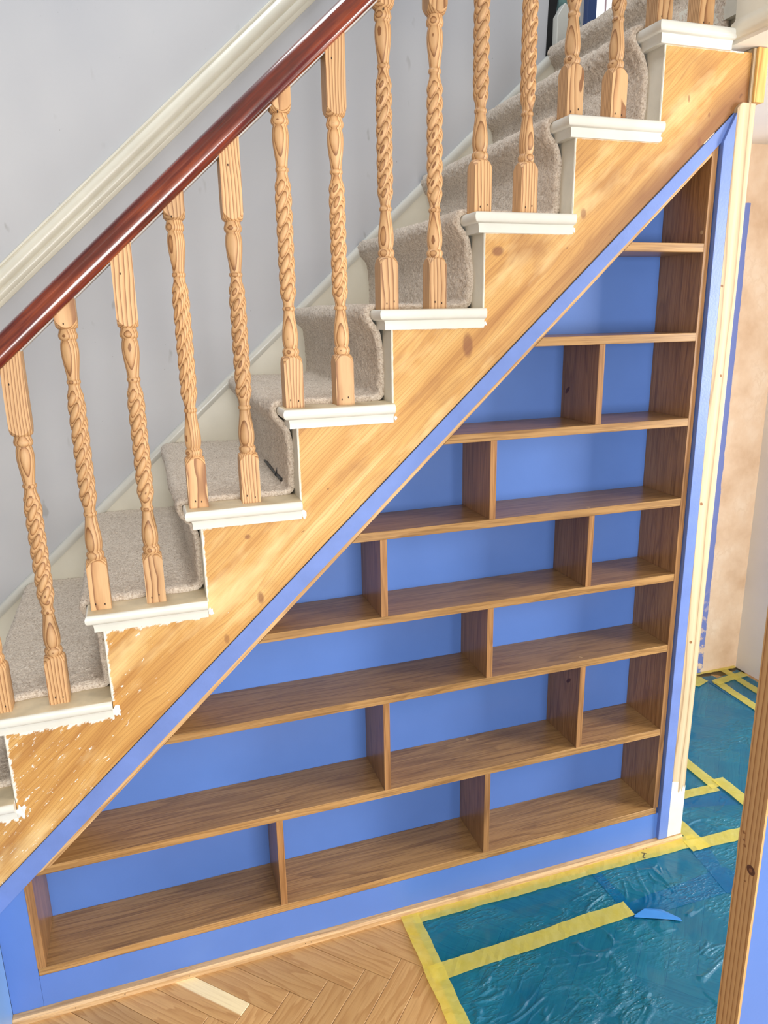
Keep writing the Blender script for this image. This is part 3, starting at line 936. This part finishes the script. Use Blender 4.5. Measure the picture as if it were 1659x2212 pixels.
for (k, x) in DV:
    box('divider', x, x + 0.0168, 0.0005, DEPTH, SH[k + 1], SH[k] - TH, M['oak_z'], bk, 0.0006)
    if (k, x) in ((1, 1.2005), (5, 1.1985)):
        dvd = COL.objects[-1] if False else bk.children[-1]
        kc = (x, .1315, 1.368) if k == 1 else (x, .054, .573)
        disc('knot', kc, (-1, 0, 0), 0.005, M['knot'], dvd, 14, ry=0.013, th=0.0003)
# right side, left side, sloping lining
side = prism('side_panel', [(JX, SH[7]), (JX + 0.0165, SH[7]), (JX + 0.0165, strip_low(JX + .0165) + .012), (JX, strip_low(JX) + .012)], 0.0, DEPTH, M['oak_z'], bk, 0.0006)
disc('plug', (JX, 0.0125, 1.7458), (-1, 0, 0), 0.0048, M['oak_trim'], side, 14, th=0.0004)
prism('side_panel', [(-0.2085, SH[7]), (-0.1905, SH[7]), (-0.1905, SH[6] - TH), (-0.1905, 0.392), (-0.2085, 0.375)], 0.0, DEPTH, M['oak_z'], bk, 0.0006)
lx0, lx1 = -0.1905, JX - 0.0002
prism('sloping_lining', [(lx0, SH[6] - TH + 0.001), (xs_of(SH[6] - TH), SH[6] - TH + 0.001), (lx1, lining_low(lx1)), (lx1, strip_low(lx1) + 0.016), (lx0, strip_low(lx0) + 0.016)], 0.0006, DEPTH, M['oak_slope'], bk, 0.0005)
# blue face frame
fr = prism('sloping_frame', [(-0.36, strip_top(-0.36)), (-0.36, strip_low(-0.36)), (1.5298, strip_low(1.5298)), (1.5298, strip_top(1.5298))], -0.003, 0.0004, M['blue_brush_lit'], bk, 0.0006)
fr['label'] = 'narrow blue sloping face strip under the string'
stl = prism('stile', [(1.4985, 0.0198), (1.5300, 0.0198), (1.5300, strip_top(1.53) - .001), (1.4985, strip_low(1.4985) + .001)], -0.012, 0.012, M['blue_brush_lit'], bk, 0.0008)
stl['label'] = 'blue upright face strip beside the pine post'
box('plinth', -0.2078, 1.4983, 0.0003, 0.016, 0.0005, SH[7] - TH - 0.0003, M['blue'], bk)
prism('end_panel', [(-0.274, 0.0005), (-0.2082, 0.0005), (-0.2088, 0.364), (-0.274, 0.33)], 0.0006, 0.016, M['blue'], bk)

# ------------------------------------------------------------------ pine post at the right end
po = thing('support_post', (1.556, 0.03, 0.02), 'pale stripped pine post at the right end of the bookcase', 'post')
pp = []
pr2 = random.Random(5)
sh_ = prism('shaft', [(1.5310, 0.0198), (1.5800, 0.0198), (1.5830, 2.030), (1.5435, 2.030), (1.5310, 2.018)], -0.010, 0.06, M['pine_post'], po, 0.001)
box('top_trim', 1.5735, 1.6040, -0.012, 0.06, 2.032, 2.1465, wood('pine_amber', 'Z', lin(166, 112, 48), lin(206, 156, 82), lin(226, 184, 112), ring=0.008, off=0.1, soft=True), po, 0.001)
box('thin_fillet', 1.5665, 1.5733, -0.006, 0.03, 2.030, 2.146, M['pine_post'], po, 0.0006)
# white paint left at the foot of the post
vs = []
pol = [(1.5308, 0.021), (1.5806, 0.021)]
tops = [(1.5806, .190), (1.576, .176), (1.572, .192), (1.568, .170), (1.562, .186), (1.559, .168), (1.554, .172), (1.5535, .206), (1.5308, .212)]
pol += tops
n = len(pol)
vs = [(p[0], -0.0108, p[1]) for p in pol] + [(p[0], -0.0095, p[1]) for p in pol]
fs = [tuple(range(n)), tuple(range(2 * n - 1, n - 1, -1))] + [(k, k + n, (k + 1) % n + n, (k + 1) % n) for k in range(n)]
wf = fix_normals(mesh_obj('paint_remnant', vs, fs, M['white'], po))
wf['label'] = 'flaking white paint at the foot of the post'
for (kx, kz, rr) in [(1.538, 1.063, .004), (1.548, .66, .004), (1.560, 1.40, .003), (1.536, 1.62, .003)]:
    disc('knot', (kx, -0.010, kz), (0, -1, 0), rr, M['gouge'], po, 10, ry=rr * 1.3, th=0.0003)

# ------------------------------------------------------------------ cable on the stair
cu = bpy.data.curves.new('cable', 'CURVE')
cu.dimensions = '3D'; cu.bevel_depth = 0.0042; cu.bevel_resolution = 3
s_ = cu.splines.new('POLY')
cpt = [(0.4515, 0.60, 1.196), (0.4470, 0.484, 1.195), (0.4440, 0.36, 1.196), (0.4415, 0.25, 1.195), (0.4400, 0.126, 1.196)]
s_.points.add(len(cpt) - 1)
for p_, c in zip(s_.points, cpt): p_.co = (c[0] - .4415, c[1] - .25, c[2] - 1.19, 1)
tmpo = bpy.data.objects.new('tmpc', cu); COL.objects.link(tmpo)
dg = bpy.context.evaluated_depsgraph_get()
me = bpy.data.meshes.new_from_object(tmpo.evaluated_get(dg))
bpy.data.objects.remove(tmpo)
me.name = 'cable'
me.materials.clear(); me.materials.append(M['black'])
cr = thing('cable', (0.4415, .25, 1.19), 'loose black cable end lying on the carpet against a riser', 'cable')
co = bpy.data.objects.new('cord', me); COL.objects.link(co); co.parent = cr
# cable tie with a tail
TI = bpy.data.meshes.new('cable_tie')
vs, fs = [], []
for k in range(16):
    a_ = 2 * math.pi * k / 16
    for (dy, rr) in ((-.003, .0052), (.003, .0052), (.003, .0066), (-.003, .0066)):
        vs.append((math.cos(a_) * rr, -.055 + dy, .0055 + math.sin(a_) * rr))
for k in range(16):
    for e in range(4):
        fs.append((4 * k + e, 4 * k + (e + 1) % 4, 4 * ((k + 1) % 16) + (e + 1) % 4, 4 * ((k + 1) % 16) + e))
b0 = len(vs)
for (x, z) in ((-.003, .011), (.003, .011), (.004, .026), (.001, .026)):
    vs += [(x, -.0575, z), (x, -.0525, z)]
fs += [(b0, b0 + 2, b0 + 3, b0 + 1), (b0, b0 + 6, b0 + 4, b0 + 2), (b0 + 1, b0 + 3, b0 + 5, b0 + 7), (b0 + 4, b0 + 6, b0 + 7, b0 + 5), (b0 + 2, b0 + 4, b0 + 5, b0 + 3), (b0, b0 + 1, b0 + 7, b0 + 6)]
TI.from_pydata(vs, [], fs); TI.materials.append(M['black'])
ct = bpy.data.objects.new('cable_tie', TI); COL.objects.link(ct); ct.parent = cr

# ------------------------------------------------------------------ protective film and tape on the floor
def film(quad, z, label, seed, res=0.0024, amp=0.0050, ang=0.5, ragged=0.004):
    """wrinkled sheet on a quad given as four floor points (counter-clockwise)"""
    q = [np.array(p) for p in quad]
    L1 = max(np.linalg.norm(q[1] - q[0]), np.linalg.norm(q[2] - q[3])); L2 = max(np.linalg.norm(q[3] - q[0]), np.linalg.norm(q[2] - q[1]))
    nu, nv = max(6, int(L1 / res)), max(6, int(L2 / res))
    u, v = np.meshgrid(np.linspace(0, 1, nu), np.linspace(0, 1, nv), indexing='ij')
    X = (1 - u) * (1 - v) * q[0][0] + u * (1 - v) * q[1][0] + u * v * q[2][0] + (1 - u) * v * q[3][0]
    Y = (1 - u) * (1 - v) * q[0][1] + u * (1 - v) * q[1][1] + u * v * q[2][1] + (1 - u) * v * q[3][1]
    eb = np.minimum(np.minimum(u, 1 - u), np.minimum(v, 1 - v))
    j = np.clip(1 - eb * 12, 0, 1)
    X += (vnoise(X + 5, Y + 5, 14, seed) - .5) * ragged * 2 * j; Y += (vnoise(X + 9, Y + 3, 14, seed + 1) - .5) * ragged * 2 * j
    c, s = math.cos(ang), math.sin(ang)
    A = X * c + Y * s + 10; Bq = -X * s + Y * c + 10
    wx = (vnoise(A, Bq, 7, seed + 2) - .5) * .10
    n1 = vnoise(A * .35, Bq + wx, 17, seed + 3)
    rid = np.clip(1 - np.abs(n1 - .5) * 13, 0, 1) ** 1.3
    n2 = vnoise(A * .3, Bq + wx, 48, seed + 4)
    rid2 = np.clip(1 - np.abs(n2 - .5) * 7, 0, 1) ** 2
    msk = np.clip((vnoise(A, Bq, 5, seed + 5) - .30) * 4, 0, 1) * np.clip((vnoise(A, Bq, 18, seed + 8) - .30) * 5, 0, 1)
    n3 = vnoise(A * .4, Bq + wx, 34, seed + 9)
    rid = np.maximum(rid, .7 * np.clip(1 - np.abs(n3 - .5) * 9, 0, 1) ** 1.3 * np.clip((vnoise(A, Bq, 19, seed + 10) - .5) * 6, 0, 1))
    dist = np.minimum(np.minimum(u, 1 - u) * L1, np.minimum(v, 1 - v) * L2)
    msk = msk * np.clip((dist - .018) / .04, 0, 1)
    rid = rid * np.clip((dist - .018) / .04, 0, 1)
    Z = z + np.minimum(amp * rid * msk + amp * .4 * rid2 * msk, .0042) + (vnoise(A, Bq, 22, seed + 6)) * amp * .35
    V_ = np.stack([X, Y, Z], -1).reshape(-1, 3)
    ii, jj = np.meshgrid(np.arange(nu - 1), np.arange(nv - 1), indexing='ij')
    a = ii * nv + jj
    F = np.stack([a, a + nv, a + nv + 1, a + 1], -1).reshape(-1, 4).tolist()
    ce_ = V_.mean(0)
    o = mesh_obj('protective_film', V_, F, M['film'], None, smooth=True, base=(float(ce_[0]), float(ce_[1]), z))
    return tag(o, label, 'plastic film', 'blue floor protection film')

film([(.700, -.225), (.700, -.030), (1.272, -.032), (1.278, -.205)][::-1], 0.0008, 'small blue film piece between two long tapes at the foot of the plinth', 10, ang=0.35)
film([(1.243, -.228), (1.243, -.030), (1.640, -.045), (1.590, -.235)][::-1], 0.0022, 'blue film piece with a tear in front of the pine post', 20, ang=1.0)
film([(.695, -.80), (.695, -.212), (1.62, -.152), (1.90, -.80)][::-1], 0.0014, 'largest blue film sheet, in the lower right foreground', 30, ang=0.22)
film([(1.55, -.235), (1.575, -.055), (2.05, -.02), (2.05, -.50)][::-1], 0.0030, 'darker blue film overlapping beyond the taped corner', 50, ang=0.7)
film([(1.59, -.075), (1.59, .165), (1.90, .165), (1.90, -.075)][::-1], 0.0020, 'blue film piece right behind the pine post, between tapes', 60, ang=0.3)
film([(1.57, .140), (1.57, .83), (2.42, .80), (2.42, -.10), ][::-1], 0.0012, 'long blue film sheet running down the hall to the plaster wall', 70, res=0.0034, ang=0.9, amp=0.004)
film([(2.36, .30), (2.36, .76), (2.56, .80), (2.56, .30)][::-1], 0.0026, 'farthest blue film sheet at the white return wall', 80, ang=0.2, amp=0.004)
# turned-up lip of film
lv = [(1.256, -.224, .0062), (1.300, -.244, .0062), (1.340, -.262, .0062), (1.367, -.277, .0062),
      (1.262, -.219, .0075), (1.294, -.214, .0120), (1.334, -.236, .0105), (1.366, -.272, .0075),
      (1.270, -.217, .0068), (1.302, -.209, .0080), (1.340, -.228, .0080), (1.369, -.268, .0066)]
lf = [(k, k + 1, k + 5, k + 4) for k in range(3)] + [(k + 4, k + 5, k + 9, k + 8) for k in range(3)]
o = mesh_obj('film_flap', lv, lf, paint('folded_film_lit', (52, 128, 204), 0.3, 0.05, 20, 0.1), None, smooth=False, base=(1.31, -.25, .004))  # lighter blue for the doubled film and for the light on the fold
tag(o, 'folded lip of blue film standing up at the end of the tape', 'plastic film')

def tape(p, q, w, z, label, seed, ragged=0.0012):
    p, q = Vector((*p, 0)), Vector((*q, 0))
    L = (q - p).length
    d = (q - p).normalized(); n_ = Vector((-d.y, d.x, 0))
    m = max(6, int(L / 0.012))
    r = random.Random(seed)
    v, f = [], []
    jl = jr = 0
    for k in range(m + 1):
        t_ = k / m
        jl = jl * .7 + r.uniform(-1, 1) * ragged; jr = jr * .7 + r.uniform(-1, 1) * ragged
        for c in range(4):
            s = -w / 2 + w * c / 3
            if c == 0: s += jl
            if c == 3: s += jr
            pt = p + d * (L * t_) + n_ * s
            v.append((pt.x, pt.y, z + r.uniform(0, .0011)))
    nv = len(v)
    for k in range(m):
        for c in range(3):
            a = 4 * k + c
            f.append((a, a + 4, a + 5, a + 1))
    # thin edge thickness
    low = [(x, y, zz - .0007) for x, y, zz in v]
    v += low
    for k in range(m):
        a, b = 4 * k, 4 * (k + 1)
        f += [(a, nv + a, nv + b, b), (a + 3, b + 3, nv + b + 3, nv + a + 3)]
    f += [(0, 1, nv + 1, nv), (1, 2, nv + 2, nv + 1), (2, 3, nv + 3, nv + 2)]
    o = mesh_obj('masking_tape', v, f, M['tape'], None, smooth=False, base=((p.x + q.x) / 2, (p.y + q.y) / 2, z))
    return tag(o, label, 'masking tape', 'yellow masking tape on the floor film')

TZ = 0.0056
tape((.700, -.0285), (1.625, -.034), .044, TZ, 'long yellow tape running beside the oak bead below the plinth', 1)
tp1 = COL.objects['masking_tape']
M['ink'] = paint('ink', (40, 44, 48), 0.6, 0, 20, 0)
for (a_, b_) in (((1.427, -.0275), (1.439, -.0362)), ((1.434, -.033), (1.4185, -.0465)), ((1.4185, -.0465), (1.4245, -.0500))):
    a_, b_ = Vector((*a_, .0068)), Vector((*b_, .0068))
    nn = (b_ - a_).cross(Vector((0, 0, 1))).normalized() * .0008
    vs = [tuple(a_ - nn), tuple(b_ - nn), tuple(b_ + nn), tuple(a_ + nn)]
    vs += [(p[0], p[1], p[2] - .0014) for p in vs]
    fix_normals(mesh_obj('pen_mark', vs, [(0, 1, 2, 3), (7, 6, 5, 4), (0, 4, 5, 1), (1, 5, 6, 2), (2, 6, 7, 3), (3, 7, 4, 0)], M['ink'], tp1))
tape((.6935, -.005), (.6900, -.80), .049, TZ + .0012, 'yellow tape along the left edge of the film on the bare parquet', 2)
tape((.680, -.209), (1.2625, -.193), .047, TZ + .0002, 'yellow tape crossing the foreground film, ending at the folded lip', 3)
tape((1.575, -.052), (2.10, -.072), .045, TZ + .0014, 'yellow tape crossing the hall floor in line with the bead', 4)
tape((1.617, -.075), (1.617, .120), .043, TZ + .0004, 'short yellow tape running back beside the foot of the pine post', 5)
tape((1.58, .158), (1.862, .150), .036, TZ + .0002, 'short yellow tape across the hall behind the pine post', 6)
tape((1.862, .150), (1.868, .62), .042, TZ + .0012, 'yellow tape running back down the hall from the tape corner', 7)
tape((1.897, .186), (1.893, -.30), .045, TZ + .0022, 'yellow tape running forward from the tape corner towards the stud', 8)
tape((2.395, .745), (2.375, .25), .042, TZ, 'yellow tape along the hall film near the white return wall', 9)
tape((2.50, .82), (2.485, .30), .040, TZ + .0012, 'yellow tape closest to the white return wall', 10)
tape((2.38, .735), (2.56, .755), .038, TZ + .0022, 'short yellow tape bridging the two farthest tapes', 11)
tape((2.30, .83), (2.33, .745), .075, TZ + .0004, 'ragged yellow tape patch in the far corner of the hall', 12, 0.005)
tape((1.58, .826), (2.57, .822), .02, TZ + .0030, 'narrow yellow tape edging the floor at the plaster wall', 13, 0.003)
